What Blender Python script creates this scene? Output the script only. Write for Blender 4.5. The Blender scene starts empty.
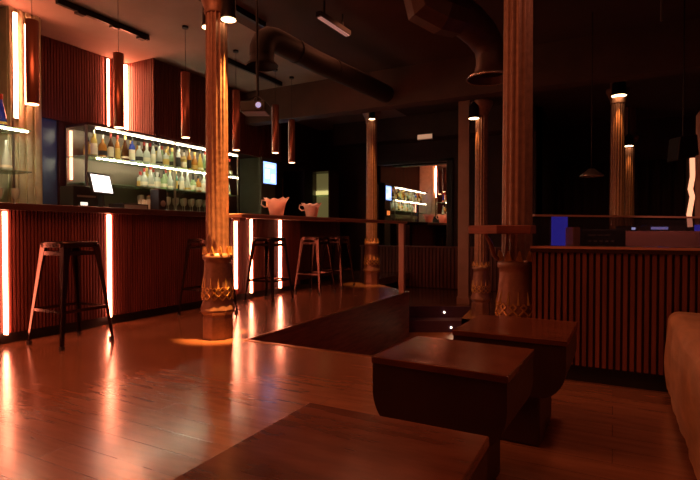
import bpy, bmesh, math, random
from mathutils import Vector, Matrix
random.seed(7)
S = bpy.context.scene
COL = S.collection
PI = math.pi

# ------------------------------------------------------------------ camera
cam_d = bpy.data.cameras.new('camera')
cam = bpy.data.objects.new('camera', cam_d)
COL.objects.link(cam)
cam.location = (0, 0, 0.87)
cam.rotation_euler = (math.radians(90 - 1.03), 0, math.radians(27.86))
cam_d.sensor_width = 36.0
cam_d.lens = 25.71
cam_d.clip_start = 0.05
cam_d.clip_end = 60
S.camera = cam

# ------------------------------------------------------------------ world, exposure
S.view_settings.view_transform = 'Standard'
S.view_settings.look = 'None'
S.view_settings.exposure = 0.2
S.view_settings.gamma = 1.0
S.view_settings.use_curve_mapping = False
W = bpy.data.worlds.new('world')
S.world = W
W.use_nodes = True
W.node_tree.nodes['Background'].inputs[0].default_value = (0.02, 0.008, 0.006, 1)
W.node_tree.nodes['Background'].inputs[1].default_value = 0.2

K_LED = 24.0        # bar front tubes
K_WALL = 46.0      # tubes on the wall above the back bar
K_SHELF = 44.0      # white strips of the shelves
ORANGE = (1.0, 0.28, 0.12)

def area(name, loc, size, energy, color, rot=(0, 0, 0)):
    d = bpy.data.lights.new(name, 'AREA')
    d.energy = energy; d.color = color
    d.shape = 'RECTANGLE'; d.size = size[0]; d.size_y = size[1]
    o = bpy.data.objects.new(name, d)
    o.location = loc; o.rotation_euler = rot
    COL.objects.link(o)
    return o

def spot(name, loc, target, energy, color, angle=50, blend=0.6, rad=0.03, parent=None):
    d = bpy.data.lights.new(name, 'SPOT')
    d.energy = energy; d.color = color
    d.spot_size = math.radians(angle); d.spot_blend = blend; d.shadow_soft_size = rad
    o = bpy.data.objects.new(name, d)
    v = Vector(target) - Vector(loc)
    o.rotation_euler = v.to_track_quat('-Z', 'Y').to_euler()
    o.location = loc
    COL.objects.link(o)
    return o

area('fill_light_far', (-2.3, 5.0, 3.1), (1.0, 0.6), 3.5, (1.0, 0.27, 0.12))  # unseen fill added to brighten the square pillar and the beam
area('parapet_fill_light', (0.25, 3.0, 2.9), (0.3, 0.3), 7, (1.0, 0.35, 0.2))  # unseen fill added to brighten the sofa and parapet
spot('booth_fill_spot', (0.1, 3.3, 2.7), (0.3, 4.9, 0.8), 90, (1.0, 0.38, 0.26), 38)  # unseen spot added to brighten the desk beyond the parapet
# added red fill lights overhead; no fixture stands for them
area('fill_light_floor', (-2.7, 1.3, 3.1), (1.8, 1.6), 46, (1.0, 0.27, 0.10))
area('fill_light_bar', (-3.3, 4.6, 3.1), (0.8, 3.0), 4, (1.0, 0.28, 0.13))
area('fill_light_lounge', (0.2, 0.6, 3.1), (1.2, 1.2), 3.2, (1.0, 0.27, 0.09))

# ------------------------------------------------------------------ materials
def nt(name):
    m = bpy.data.materials.new(name)
    m.use_nodes = True
    t = m.node_tree
    return m, t, t.nodes['Principled BSDF']

def mat(name, color, rough=0.5, metal=0.0, noise=0.0, scale=20, bump=0.0, coat=0.0, stretch=None, rvar=0.0):
    m, t, b = nt(name)
    b.inputs['Base Color'].default_value = (*color, 1)
    b.inputs['Roughness'].default_value = rough
    b.inputs['Metallic'].default_value = metal
    if coat:
        b.inputs['Coat Weight'].default_value = coat
        b.inputs['Coat Roughness'].default_value = 0.12
    if noise or bump or rvar:
        tc = t.nodes.new('ShaderNodeTexCoord')
        n = t.nodes.new('ShaderNodeTexNoise')
        n.inputs['Scale'].default_value = scale
        n.inputs['Detail'].default_value = 5
        src = tc.outputs['Object']
        if stretch:
            mp = t.nodes.new('ShaderNodeMapping')
            mp.inputs['Scale'].default_value = stretch
            t.links.new(src, mp.inputs[0]); src = mp.outputs[0]
        t.links.new(src, n.inputs['Vector'])
        if noise:
            r = t.nodes.new('ShaderNodeValToRGB')
            r.color_ramp.elements[0].position = 0.3
            r.color_ramp.elements[1].position = 0.7
            r.color_ramp.elements[0].color = (*[c * (1 - noise) for c in color], 1)
            r.color_ramp.elements[1].color = (*[min(1, c * (1 + noise)) for c in color], 1)
            t.links.new(n.outputs['Fac'], r.inputs[0])
            t.links.new(r.outputs[0], b.inputs['Base Color'])
        if rvar:
            mr = t.nodes.new('ShaderNodeMapRange')
            mr.inputs['To Min'].default_value = max(0, rough - rvar)
            mr.inputs['To Max'].default_value = rough + rvar
            t.links.new(n.outputs['Fac'], mr.inputs['Value'])
            t.links.new(mr.outputs[0], b.inputs['Roughness'])
        if bump:
            bp = t.nodes.new('ShaderNodeBump')
            bp.inputs['Strength'].default_value = bump
            bp.inputs['Distance'].default_value = 0.01
            t.links.new(n.outputs['Fac'], bp.inputs['Height'])
            t.links.new(bp.outputs[0], b.inputs['Normal'])
    return m

def emit(name, color, strength, base=(0.8, 0.8, 0.8)):
    m, t, b = nt(name)
    b.inputs['Base Color'].default_value = (*base, 1)
    b.inputs['Emission Color'].default_value = (*color, 1)
    b.inputs['Emission Strength'].default_value = strength
    return m

def glassy(name, color, rough=0.05, mixf=0.35, glow=0.0):
    """thin tinted glass: part see-through, part tinted diffuse and gloss"""
    m, t, b = nt(name)
    b.inputs['Base Color'].default_value = (*color, 1)
    b.inputs['Roughness'].default_value = rough
    body = b.outputs[0]
    if glow:
        tl = t.nodes.new('ShaderNodeBsdfTranslucent'); tl.inputs[0].default_value = (*color, 1)
        m2 = t.nodes.new('ShaderNodeMixShader'); m2.inputs[0].default_value = glow
        t.links.new(b.outputs[0], m2.inputs[1]); t.links.new(tl.outputs[0], m2.inputs[2]); body = m2.outputs[0]
    tr = t.nodes.new('ShaderNodeBsdfTransparent')
    tr.inputs[0].default_value = (*[0.3 + 0.7 * c for c in color], 1)
    mx = t.nodes.new('ShaderNodeMixShader')
    mx.inputs[0].default_value = mixf
    t.links.new(tr.outputs[0], mx.inputs[1])
    t.links.new(body, mx.inputs[2])
    t.links.new(mx.outputs[0], t.nodes['Material Output'].inputs['Surface'])
    return m

def wood_floor(name):
    m, t, b = nt(name)
    tc = t.nodes.new('ShaderNodeTexCoord')
    mp = t.nodes.new('ShaderNodeMapping')
    mp.inputs['Rotation'].default_value = (0, 0, 0)
    t.links.new(tc.outputs['Object'], mp.inputs[0])
    br = t.nodes.new('ShaderNodeTexBrick')
    br.inputs['Scale'].default_value = 1.0
    br.inputs['Brick Width'].default_value = 1.3
    br.inputs['Row Height'].default_value = 0.14
    br.inputs['Mortar Size'].default_value = 0.0015
    br.inputs['Mortar Smooth'].default_value = 0.3
    br.inputs['Color1'].default_value = (0.36, 0.15, 0.08, 1)
    br.inputs['Color2'].default_value = (0.30, 0.12, 0.062, 1)
    br.inputs['Mortar'].default_value = (0.17, 0.07, 0.042, 1)
    t.links.new(mp.outputs[0], br.inputs['Vector'])
    mp2 = t.nodes.new('ShaderNodeMapping')
    mp2.inputs['Scale'].default_value = (1.2, 9, 1)
    t.links.new(tc.outputs['Object'], mp2.inputs[0])
    n = t.nodes.new('ShaderNodeTexNoise')
    n.inputs['Scale'].default_value = 3
    n.inputs['Detail'].default_value = 7
    n.inputs['Distortion'].default_value = 0.6
    t.links.new(mp2.outputs[0], n.inputs['Vector'])
    n2 = t.nodes.new('ShaderNodeTexNoise')
    n2.inputs['Scale'].default_value = 1.7
    n2.inputs['Detail'].default_value = 6
    n2.inputs['Roughness'].default_value = 0.65
    t.links.new(tc.outputs['Object'], n2.inputs['Vector'])
    mixc = t.nodes.new('ShaderNodeMix'); mixc.data_type = 'RGBA'; mixc.blend_type = 'MULTIPLY'
    mixc.inputs['Factor'].default_value = 0.55
    t.links.new(br.outputs['Color'], mixc.inputs[6])
    r = t.nodes.new('ShaderNodeValToRGB')
    r.color_ramp.elements[0].position = 0.3; r.color_ramp.elements[0].color = (0.45, 0.42, 0.4, 1)
    r.color_ramp.elements[1].position = 0.7; r.color_ramp.elements[1].color = (1, 1, 1, 1)
    t.links.new(n.outputs['Fac'], r.inputs[0])
    t.links.new(r.outputs[0], mixc.inputs[7])
    t.links.new(mixc.outputs[2], b.inputs['Base Color'])
    mr = t.nodes.new('ShaderNodeMapRange')
    mr.inputs['From Min'].default_value = 0.3; mr.inputs['From Max'].default_value = 0.7
    mr.inputs['To Min'].default_value = 0.14
    mr.inputs['To Max'].default_value = 0.28
    b.inputs['Coat Weight'].default_value = 0.6
    b.inputs['Coat Roughness'].default_value = 0.2
    t.links.new(n2.outputs['Fac'], mr.inputs['Value'])
    t.links.new(mr.outputs[0], b.inputs['Roughness'])
    ad = t.nodes.new('ShaderNodeMath'); ad.operation = 'ADD'
    t.links.new(n.outputs['Fac'], ad.inputs[0]); t.links.new(n2.outputs['Fac'], ad.inputs[1])
    bp = t.nodes.new('ShaderNodeBump')
    bp.inputs['Strength'].default_value = 0.07; bp.inputs['Distance'].default_value = 0.006
    t.links.new(ad.outputs[0], bp.inputs['Height'])
    t.links.new(bp.outputs[0], b.inputs['Normal'])
    return m

M = {}
M['floor'] = wood_floor('worn_wood_floor')
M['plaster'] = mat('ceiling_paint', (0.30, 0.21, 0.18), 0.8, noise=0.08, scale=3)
M['dark_ceiling'] = mat('shaded_ceiling_paint', (0.065, 0.032, 0.026), 0.8, noise=0.1, scale=3)  # same ceiling away from the bar, its shade put into a darker colour
M['beam'] = mat('beam_paint', (0.075, 0.036, 0.026), 0.7, noise=0.15, scale=4)
M['dark_wall'] = mat('dark_wall_paint', (0.045, 0.018, 0.015), 0.7, noise=0.2, scale=4)
M['slat'] = mat('red_brown_slat_wood', (0.155, 0.036, 0.027), 0.45, noise=0.3, scale=3, stretch=(8, 8, 0.6))
M['slat_dark'] = mat('dark_slat_wood', (0.22, 0.065, 0.045), 0.5, noise=0.3, scale=3, stretch=(8, 8, 0.6))
M['groove'] = mat('groove_backing', (0.07, 0.02, 0.015), 0.8)
M['bar_top'] = mat('bar_top_wood', (0.06, 0.022, 0.016), 0.35, noise=0.2, scale=6)
M['kick'] = mat('black_kick_board', (0.012, 0.008, 0.008), 0.6)
M['fascia'] = mat('platform_fascia_wood', (0.27, 0.08, 0.05), 0.5, noise=0.35, scale=4, stretch=(1, 1, 8))
M['edge'] = mat('brass_edge_strip', (0.55, 0.33, 0.2), 0.3, metal=0.9)
M['copper_edge'] = mat('copper_edging', (0.75, 0.36, 0.26), 0.45, metal=0.2)
M['iron'] = mat('painted_cast_iron', (0.31, 0.15, 0.10), 0.42, noise=0.18, scale=25, bump=0.15, metal=0.25)
M['gold'] = mat('gilded_relief', (0.75, 0.45, 0.16), 0.35, metal=0.7, noise=0.2, scale=40)
M['black'] = mat('black_metal', (0.014, 0.010, 0.010), 0.4, metal=0.4)
M['duct'] = mat('black_painted_duct', (0.016, 0.010, 0.009), 0.6, metal=0.0, noise=0.2, scale=10)
M['duct_brown'] = mat('brown_painted_duct', (0.085, 0.04, 0.034), 0.5, metal=0.2, noise=0.25, scale=8)
M['duct_rim'] = mat('bare_metal_rim', (0.75, 0.65, 0.6), 0.25, metal=0.9)
M['stool'] = mat('dark_stool_steel', (0.065, 0.032, 0.026), 0.25, metal=0.9, noise=0.15, scale=20)
M['copper'] = mat('copper_tube', (0.42, 0.15, 0.10), 0.32, metal=0.8)
M['table'] = mat('lacquered_table_wood', (0.16, 0.048, 0.022), 0.22, noise=0.35, scale=5, bump=0.05, coat=0.25, stretch=(1, 4, 1), rvar=0.08)
M['table_side'] = mat('table_side_wood', (0.045, 0.014, 0.010), 0.5, noise=0.2, scale=6)
M['leather'] = mat('brown_leather', (0.50, 0.27, 0.15), 0.5, noise=0.25, scale=7, bump=0.9, stretch=(1.0, 0.7, 2.2))
M['rail'] = mat('dark_handrail', (0.45, 0.2, 0.15), 0.38, metal=0.2)
M['post'] = mat('painted_post', (0.45, 0.22, 0.16), 0.5)
M['pillar'] = mat('painted_pillar', (0.42, 0.24, 0.18), 0.6, noise=0.1, scale=5)
M['purple'] = mat('purple_carpet_riser', (0.10, 0.035, 0.09), 0.8, noise=0.2, scale=60)
M['shelf_glass'] = glassy('shelf_glass', (0.6, 0.75, 0.6), 0.08, 0.45)
M['guard_glass'] = glassy('guard_glass', (0.30, 0.25, 0.3), 0.03, 0.10)
M['steel'] = mat('brushed_steel', (0.6, 0.55, 0.5), 0.3, metal=0.9)
M['plastic'] = mat('black_plastic', (0.02, 0.018, 0.018), 0.4)
M['grey_plastic'] = mat('grey_plastic', (0.22, 0.2, 0.19), 0.45)
M['cabinet'] = mat('grey_green_cabinet', (0.14, 0.17, 0.12), 0.45, noise=0.1, scale=5)
M['pink'] = glassy('frosted_pink_plastic', (1.0, 0.70, 0.60), 0.3, 0.95, 0.7)
M['pilaster'] = mat('pale_pilaster', (0.72, 0.70, 0.48), 0.6, noise=0.1, scale=10)
M['desk'] = mat('pale_desk_laminate', (0.8, 0.40, 0.34), 0.45)
M['curtain'] = mat('dark_curtain', (0.05, 0.02, 0.018), 0.8)
M['led'] = emit('salmon_led_tube', (1.0, 0.27, 0.14), K_LED)
M['led_wall'] = emit('salmon_led_wall_tube', (1.0, 0.25, 0.12), K_WALL)
M['led_warm'] = emit('warm_white_led', (1.0, 0.86, 0.55), K_SHELF)
M['lamp_hot'] = emit('lamp_lens_warm', (1.0, 0.62, 0.30), 9)
M['pend_hot'] = emit('pendant_slot_light', (1.0, 0.50, 0.33), 1.6)
M['screen_white'] = emit('white_screen', (1.0, 0.93, 0.88), 2.2)
M['screen_blue'] = emit('blue_screen', (0.25, 0.42, 1.0), 2.2)
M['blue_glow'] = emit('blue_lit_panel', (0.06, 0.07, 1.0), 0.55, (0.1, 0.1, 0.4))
M['green_glow'] = emit('green_lit_shelf', (0.85, 0.72, 0.25), 0.8)
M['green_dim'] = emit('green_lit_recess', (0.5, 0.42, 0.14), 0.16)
M['orange_sign'] = emit('orange_lit_sign', (1.0, 0.25, 0.05), 1.0)
M['exit_sign'] = emit('exit_sign_face', (1.0, 0.5, 0.28), 0.35)
M['step_lamp'] = emit('step_lamp_face', (1.0, 0.85, 0.6), 6)
M['blue_glass'] = mat('dark_blue_glass', (0.10, 0.15, 0.28), 0.25)
def mirror_mat():
    m, t, b = nt('mirror_glass')
    b.inputs['Base Color'].default_value = (0.78, 0.74, 0.72, 1)
    b.inputs['Metallic'].default_value = 1; b.inputs['Roughness'].default_value = 0.015
    return m
M['mirror'] = mirror_mat()

# ------------------------------------------------------------------ mesh helpers
class MB:
    def __init__(s): s.v = []; s.f = []; s.mi = []; s.sm = []
    def add(s, vs, fs, mi=0, smooth=False):
        o = len(s.v); s.v += [tuple(v) for v in vs]
        for f in fs:
            s.f.append(tuple(i + o for i in f)); s.mi.append(mi); s.sm.append(smooth)
        return s
    def box(s, a, b, mi=0):
        x0, y0, z0 = a; x1, y1, z1 = b
        if x0 > x1: x0, x1 = x1, x0
        if y0 > y1: y0, y1 = y1, y0
        if z0 > z1: z0, z1 = z1, z0
        vs = [(x0,y0,z0),(x1,y0,z0),(x1,y1,z0),(x0,y1,z0),(x0,y0,z1),(x1,y0,z1),(x1,y1,z1),(x0,y1,z1)]
        return s.add(vs, [(0,3,2,1),(4,5,6,7),(0,1,5,4),(1,2,6,5),(2,3,7,6),(3,0,4,7)], mi)
    def obox(s, p, q, w, h, mi=0, up=(0,0,1), w2=None, h2=None):
        """box running from p to q with cross-section w x h (w2 x h2 at q)"""
        p = Vector(p); q = Vector(q); d = (q - p).normalized(); u = Vector(up)
        if abs(d.dot(u)) > 0.98: u = Vector((0, 1, 0))
        sx = d.cross(u).normalized(); sy = sx.cross(d).normalized()
        w2 = w if w2 is None else w2; h2 = h if h2 is None else h2
        vs = []
        for c, ww, hh in ((p, w, h), (q, w2, h2)):
            for a, b in ((-1,-1),(1,-1),(1,1),(-1,1)):
                vs.append(c + sx * a * ww / 2 + sy * b * hh / 2)
        return s.add(vs, [(0,1,2,3),(7,6,5,4),(0,4,5,1),(1,5,6,2),(2,6,7,3),(3,7,4,0)], mi)
    def lathe(s, prof, n=24, c=(0,0,0), mi=0, flute=0.0, nf=0, rng=None, cap=True, smooth=True, rot=0):
        """prof = [(r,z)]"""
        vs = []; fs = []
        for k, (r, z) in enumerate(prof):
            for i in range(n):
                a = 2 * PI * i / n + rot
                rr = r
                if flute and rng and rng[0] <= z <= rng[1]:
                    rr = r - flute * (0.5 - 0.5 * math.cos(nf * a)) ** 0.6
                vs.append((c[0] + rr * math.cos(a), c[1] + rr * math.sin(a), c[2] + z))
        for k in range(len(prof) - 1):
            for i in range(n):
                j = (i + 1) % n
                fs.append((k*n+i, k*n+j, (k+1)*n+j, (k+1)*n+i))
        s.add(vs, fs, mi, smooth)
        if cap:
            o = len(s.v)
            s.add([vs[i] for i in range(n)], [tuple(reversed(range(n)))], mi)
            s.add([vs[(len(prof)-1)*n + i] for i in range(n)], [tuple(range(n))], mi)
        return s
    def tube(s, pts, rad, n=14, mi=0, caps=True, smooth=True):
        pts = [Vector(p) for p in pts]
        rads = rad if isinstance(rad, (list, tuple)) else [rad] * len(pts)
        vs = []; fs = []
        ref = None
        for k, p in enumerate(pts):
            if k == 0: d = pts[1] - p
            elif k == len(pts) - 1: d = p - pts[k-1]
            else: d = (pts[k+1] - p).normalized() + (p - pts[k-1]).normalized()
            d.normalize()
            if ref is None:
                ref = Vector((0,0,1)) if abs(d.z) < 0.9 else Vector((1,0,0))
            sx = d.cross(ref).normalized(); sy = sx.cross(d).normalized(); ref = sy
            for i in range(n):
                a = 2 * PI * i / n
                vs.append(p + sx * math.cos(a) * rads[k] + sy * math.sin(a) * rads[k])
        for k in range(len(pts) - 1):
            for i in range(n):
                j = (i + 1) % n
                fs.append((k*n+i, (k+1)*n+i, (k+1)*n+j, k*n+j))
        s.add(vs, fs, mi, smooth)
        if caps:
            s.add(vs[:n], [tuple(range(n))], mi)
            s.add(vs[-n:], [tuple(reversed(range(n)))], mi)
        return s
    def prism(s, poly, z0, z1, mi=0, axis='z'):
        n = len(poly)
        def mk(p, t):
            if axis == 'z': return (p[0], p[1], t)
            if axis == 'y': return (p[0], t, p[1])
            return (t, p[0], p[1])
        vs = [mk(p, z0) for p in poly] + [mk(p, z1) for p in poly]
        fs = [tuple(reversed(range(n))), tuple(range(n, 2*n))] + [(i, (i+1) % n, n + (i+1) % n, n + i) for i in range(n)]
        return s.add(vs, fs, mi)
    def build(s, name, mats, parent=None, loc=None, bevel=0, seg=2, rotz=0, kind=None, fix=True):
        me = bpy.data.meshes.new(name)
        me.from_pydata(s.v, [], s.f)
        for m in (mats if isinstance(mats, (list, tuple)) else [mats]): me.materials.append(m)
        for p, mi, sm in zip(me.polygons, s.mi, s.sm):
            p.material_index = mi; p.use_smooth = sm
        if fix:
            bm = bmesh.new(); bm.from_mesh(me)
            bmesh.ops.recalc_face_normals(bm, faces=bm.faces)
            bm.to_mesh(me); bm.free()
        o = bpy.data.objects.new(name, me)
        COL.objects.link(o)
        if parent: o.parent = parent
        if loc: o.location = loc
        if rotz: o.rotation_euler = (0, 0, rotz)
        if bevel:
            bv = o.modifiers.new('bevel', 'BEVEL'); bv.width = bevel; bv.segments = seg; bv.limit_method = 'ANGLE'
        if kind: o['kind'] = kind
        return o

def tag(o, label, cat, group=None, kind=None):
    o['label'] = label; o['category'] = cat
    if group: o['group'] = group
    if kind: o['kind'] = kind
    return o
def thing(name, label, cat, loc=(0,0,0), rotz=0, group=None):
    o = bpy.data.objects.new(name, None); COL.objects.link(o)
    o.location = loc; o.rotation_euler = (0, 0, rotz); o.empty_display_size = 0.1
    return tag(o, label, cat, group)
def kids(o): return [c for c in bpy.data.objects if c.parent == o]
def dup(root, loc, rotz=None, label=None, group=None):
    r = root.copy(); COL.objects.link(r); r.location = loc
    if rotz is not None: r.rotation_euler = (0, 0, rotz)
    if label: r['label'] = label
    if group: r['group'] = group
    for ch in kids(root):
        c = ch.copy(); COL.objects.link(c); c.parent = r
        for g in kids(ch):
            d = g.copy(); COL.objects.link(d); d.parent = c
    return r
def struct(o): o['kind'] = 'structure'; return o

# ------------------------------------------------------------------ structure
CZ = 3.18
XL, XR, YB, YN = -6.0, 3.6, 9.9, -2.6
PITX0, PITX1 = -2.6, -0.95
fl = MB()
fl.box((XL, YN, -0.12), (XR, 3.12, 0))
fl.prism([(XL, 3.12), (PITX0, 3.12), (PITX0, 6.7), (-3.75, 7.72), (-3.75, YB), (XL, YB)], -0.12, 0)
fl.box((PITX1, 3.12, -0.12), (XR, 12.0, 0))
struct(fl.build('floor', M['floor']))
# lower floors: pit in front of the steps, and the mid level by the mirror
Rv = Vector((0.884, 0.468)); Fv = Vector((-0.468, 0.884))
def at(dep, lat): 
    p = Fv * dep + Rv * lat
    return (p.x, p.y)
ea, eb = at(7.73, 0.55), at(7.73, 1.90)
mf = MB()
mf.prism([at(7.74, 0.50), at(7.74, 1.92), (-1.8, 6.6), (PITX1, 6.6), (PITX1, YB), (-3.75, YB), (-3.75, 7.75)], -0.42, -0.30)
struct(mf.build('floor', M['floor']))
pf = MB()
pf.prism([(PITX0 - 0.9, 3.12), (PITX1, 3.12), (PITX1, 8.6), (-3.9, 8.6)], -0.76, -0.64)
struct(pf.build('floor', M['fascia']))
# fascia boards round the pit
fa = MB()
fa.box((PITX0 - 0.03, 3.12, -0.64), (PITX0 + 0.01, 6.71, -0.001))
fa.prism([(PITX0 + 0.01, 6.71), (-3.74, 7.735), (-3.75, 7.69), (PITX0 - 0.03, 6.66)], -0.64, -0.001)
struct(fa.build('trim_1', M['fascia']))
fb = MB(); fb.box((PITX0, 3.10, -0.64), (PITX1, 3.12, -0.002)); fb.box((PITX1, 3.12, -0.64), (PITX1 + 0.03, 6.6, -0.002))
fb.prism([(-1.8, 6.6), (PITX1, 6.6), (PITX1, 6.62), (-1.8, 6.62)], -0.64, -0.302)
struct(fb.build('trim_2', M['fascia']))
# thin metal edging of the platform and of the near floor
ed = MB()
ed.box((PITX0 - 0.006, 3.12, -0.006), (PITX0 + 0.014, 6.71, 0.004)); ed.box((PITX0, 3.108, -0.01), (PITX1, 3.126, 0.006))
struct(ed.build('trim_3', M['edge']))
# ceiling
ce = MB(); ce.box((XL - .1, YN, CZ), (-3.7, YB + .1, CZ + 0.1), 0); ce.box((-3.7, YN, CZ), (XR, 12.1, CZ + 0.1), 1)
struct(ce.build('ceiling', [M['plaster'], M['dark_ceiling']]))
# walls
def slat_wall(mb, x, y0, y1, z0, z1, pitch=0.036, w=0.026, d=0.012, mi=0, sgn=1):
    y = y0
    while y + w <= y1 + 1e-6:
        mb.box((x, y, z0), (x + sgn * d, y + w, z1), mi); y += pitch
wl = MB(); wl.box((XL - 0.1, YN, -0.12), (XL, 3.3, CZ), 1); wl.box((XL - 0.1, 3.3, -0.12), (XL, 3.9, 0.9), 1)
wl.box((XL - 0.1, 3.3, 2.22), (XL, 3.9, CZ), 1); wl.box((XL - 0.1, 3.75, 0.9), (XL, 3.9, 2.22), 1)
wl.box((XL - 0.1, 3.9, -0.12), (XL, YB, CZ), 1)
wl.box((XL - 0.7, 3.2, 0.8), (XL - 0.6, 4.0, 2.4), 1)
slat_wall(wl, XL, YN + 0.1, 8.0, 2.22, CZ, mi=0)
struct(wl.build('wall_left', [M['slat'], M['groove']]))
wb = MB(); wb.box((XL, YB, -0.5), (-1.2, YB + 0.1, CZ)); wb.box((-1.3, YB, -0.5), (-1.2, 12.0, CZ)); wb.box((-1.3, 12.0, -0.5), (XR, 12.1, CZ))
struct(wb.build('wall_back', M['dark_wall']))
wr = MB(); wr.box((XR, YN, -0.5), (XR + 0.1, 12.0, CZ)); struct(wr.build('wall_right', M['dark_wall']))
wn = MB(); wn.box((XL - .1, YN - 0.1, -0.5), (XR + .1, YN, CZ)); struct(wn.build('wall_near', M['dark_wall']))
# headers and beams
tb = MB(); tb.box((-5.4, 9.45, 2.72), (-1.3, 9.9, CZ)); struct(tb.build('trim_4', M['beam']))
tb = MB(); tb.box((-5.47, 6.60, 2.66), (XR, 6.84, CZ)); struct(tb.build('trim_5', M['beam']))
# slatted soffit box over the back bar
sx = MB()
sx.box((XL, 4.73, 2.16), (-5.50, 7.6, CZ - 0.001), 1)
x = XL + 0.02
while x < -5.48: sx.box((x, 4.705, 2.16), (x + 0.03, 4.73, CZ), 0); x += 0.045
y = 4.72
while y < 7.6: sx.box((-5.5, y, 2.16), (-5.478, y + 0.03, CZ), 0); y += 0.045
struct(sx.build('trim_6', [M['slat'], M['groove']]))
# slatted dado and counter line under the mirror
dd = MB(); dd.box((-4.9, 9.80, -0.3), (-1.3, 9.9, 0.55), 1)
x = -4.9
while x < -1.35: dd.box((x, 9.775, -0.28), (x + 0.05, 9.8, 0.53), 0); x += 0.075
dd.box((-4.92, 9.76, 0.53), (-1.3, 9.9, 0.56), 0)
struct(dd.build('trim_7', [M['slat_dark'], M['groove']]))

# mirror on the far wall
mr = thing('wall_mirror', 'large frameless-looking wall mirror at the far end reflecting the lit bottle shelves', 'mirror', (-3.8, 9.88, 0.56))
b = MB(); b.box((-0.78, -0.01, 0.0), (0.80, 0.0, 1.72)); b.build('mirror_glass', M['mirror'], mr)
b = MB(); b.box((-0.84, -0.03, 0), (-0.78, 0.01, 1.78)); b.box((0.80, -0.03, 0), (0.92, 0.01, 1.78)); b.box((-0.84, -0.03, 1.72), (0.92, 0.01, 1.78))
b.build('frame', M['black'], mr)

# ------------------------------------------------------------------ bar
BX = -4.10
bar = thing('bar_counter', 'long bar with red-brown vertical slat front, dark top and glowing tubes', 'bar', (BX, 0, 0))
b = MB(); b.box((-0.12, -1.5, 0.09), (-0.03, 6.2, 1.03)); b.box((-0.42, 6.2, 0.09), (-0.36, 8.0, 1.03)); b.box((-0.4, 6.17, 0.09), (-0.03, 6.2, 1.03))
b.build('carcass', M['groove'], bar)
b = MB()
LEDY = [0.55, 1.28, 2.14, 3.03, 4.77, 5.06, 5.69]
y = -1.5
while y < 6.18:
    if not any(abs(y + 0.009 - q) < 0.022 for q in LEDY): b.box((-0.03, y, 0.085), (-0.008, y + 0.018, 1.03))
    y += 0.028
y = 6.2
while y < 8.0: b.box((-0.36, y, 0.085), (-0.34, y + 0.018, 1.03)); y += 0.028
b.build('slat_front', M['slat'], bar)
b = MB(); b.box((-0.12, -1.5, 0), (-0.05, 6.17, 0.085)); b.box((-0.42, 6.17, 0), (-0.39, 8.0, 0.085)); b.build('kick_board', M['kick'], bar)
b = MB(); b.box((-0.62, -1.5, 1.03), (0.05, 8.0, 1.085)); b.build('counter_top', M['bar_top'], bar, bevel=0.006)
for q in LEDY:
    z0 = 0.16 if q == 4.77 else 0.078
    b = MB(); b.box((-0.028, q - 0.007, z0), (0.012, q + 0.007, 1.02)); b.build('light_tube', M['led'], bar)

# wall light tubes above the back bar
TU = [('broad light tube on the pale pilaster left of the bottle shelves', 2.98, 2.04, 3.12, -5.49, 0.035),
      ('slim light tube behind the nearest pendant, right of the pilaster tube', 3.08, 2.2, 3.04, -5.49, 0.012),
      ('light tube on the slatted wall left of the second pendant', 4.40, 2.22, 3.15, -5.965, 0.022),
      ('light tube in the corner where slatted soffit box meets wall', 4.665, 2.2, 3.15, -5.955, 0.05)]
for lab, y, z0, z1, x, w in TU:
    t = thing('wall_light', 'tall salmon ' + lab, 'light', (x, y, z0), 0, 'vertical light tubes above the back bar')
    b = MB(); b.box((-0.012, -w * .7, -0.01), (0, w * .7, z1 - z0 + 0.01)); b.build('channel', M['black'], t)
    b = MB(); b.box((0, -w / 2, 0), (0.016, w / 2, z1 - z0)); b.build('tube', M['led_wall'], t)

# pilaster, blue glass opening
pl = MB(); pl.box((XL, 2.93, 0), (-5.55, 3.28, CZ))
for k in range(4): pl.box((-5.55, 2.94 + k * 0.085, 0), (-5.52, 2.94 + k * 0.085 + 0.05, CZ))
struct(pl.build('trim_8', M['pilaster']))
wd = MB(); wd.box((XL - 0.06, 3.3, 0.9), (XL - 0.04, 3.75, 2.22)); struct(wd.build('window_1', M['blue_glass']))
area('blue_pane_fill_light', (XL + 0.55, 3.55, 2.0), (0.2, 0.2), 0.25, (0.2, 0.4, 1.0), (0, math.radians(90), 0))  # unseen blue fill on the room side, aimed at the pane

# ------------------------------------------------------------------ back bar shelving
sh = thing('bottle_shelving', 'long lit back-bar shelving filled with bottles behind the counter', 'shelving', (-5.95, 3.8, 0))
L = 2.70
b = MB(); b.box((0, 0, 0.9), (0.02, L, 2.15)); b.build('back_panel', mat('shelf_mirror_back', (0.22, 0.18, 0.14), 0.4, metal=0.5), sh)
b = MB(); b.box((0, 0, 0), (0.45, L, 1.16)); b.build('base_cabinet', M['bar_top'], sh)
for z in (1.46, 1.78):
    b = MB(); b.box((0.02, 0.0, z - 0.012), (0.42, L, z)); b.build('shelf', M['shelf_glass'], sh)
b = MB(); b.box((0, 0.0, 2.13), (0.45, L, 2.16)); b.build('top_board', M['bar_top'], sh)
for y in (0, 1.35, L):
    b = MB(); b.box((0.39, y - 0.012, 1.16), (0.414, y + 0.012, 2.13)); b.build('upright', M['steel'], sh)
for z, x in ((2.108, 0.40), (1.742, 0.42)):
    for (ya, yb_) in ((0.12, 1.33), (1.37, L - .02)):
        b = MB(); b.box((x, ya, z), (x + 0.009, yb_, z + 0.009)); b.build('light_strip', M['led_warm'], sh)
b = MB(); b.box((0.03, 0.03, 1.5), (0.05, 0.06, 2.1)); b.build('tube_reflection_strip', emit('tube_reflection', (1, .35, .2), 3), sh)  # glowing strip stands in for a tube's reflection in the back panel

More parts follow.
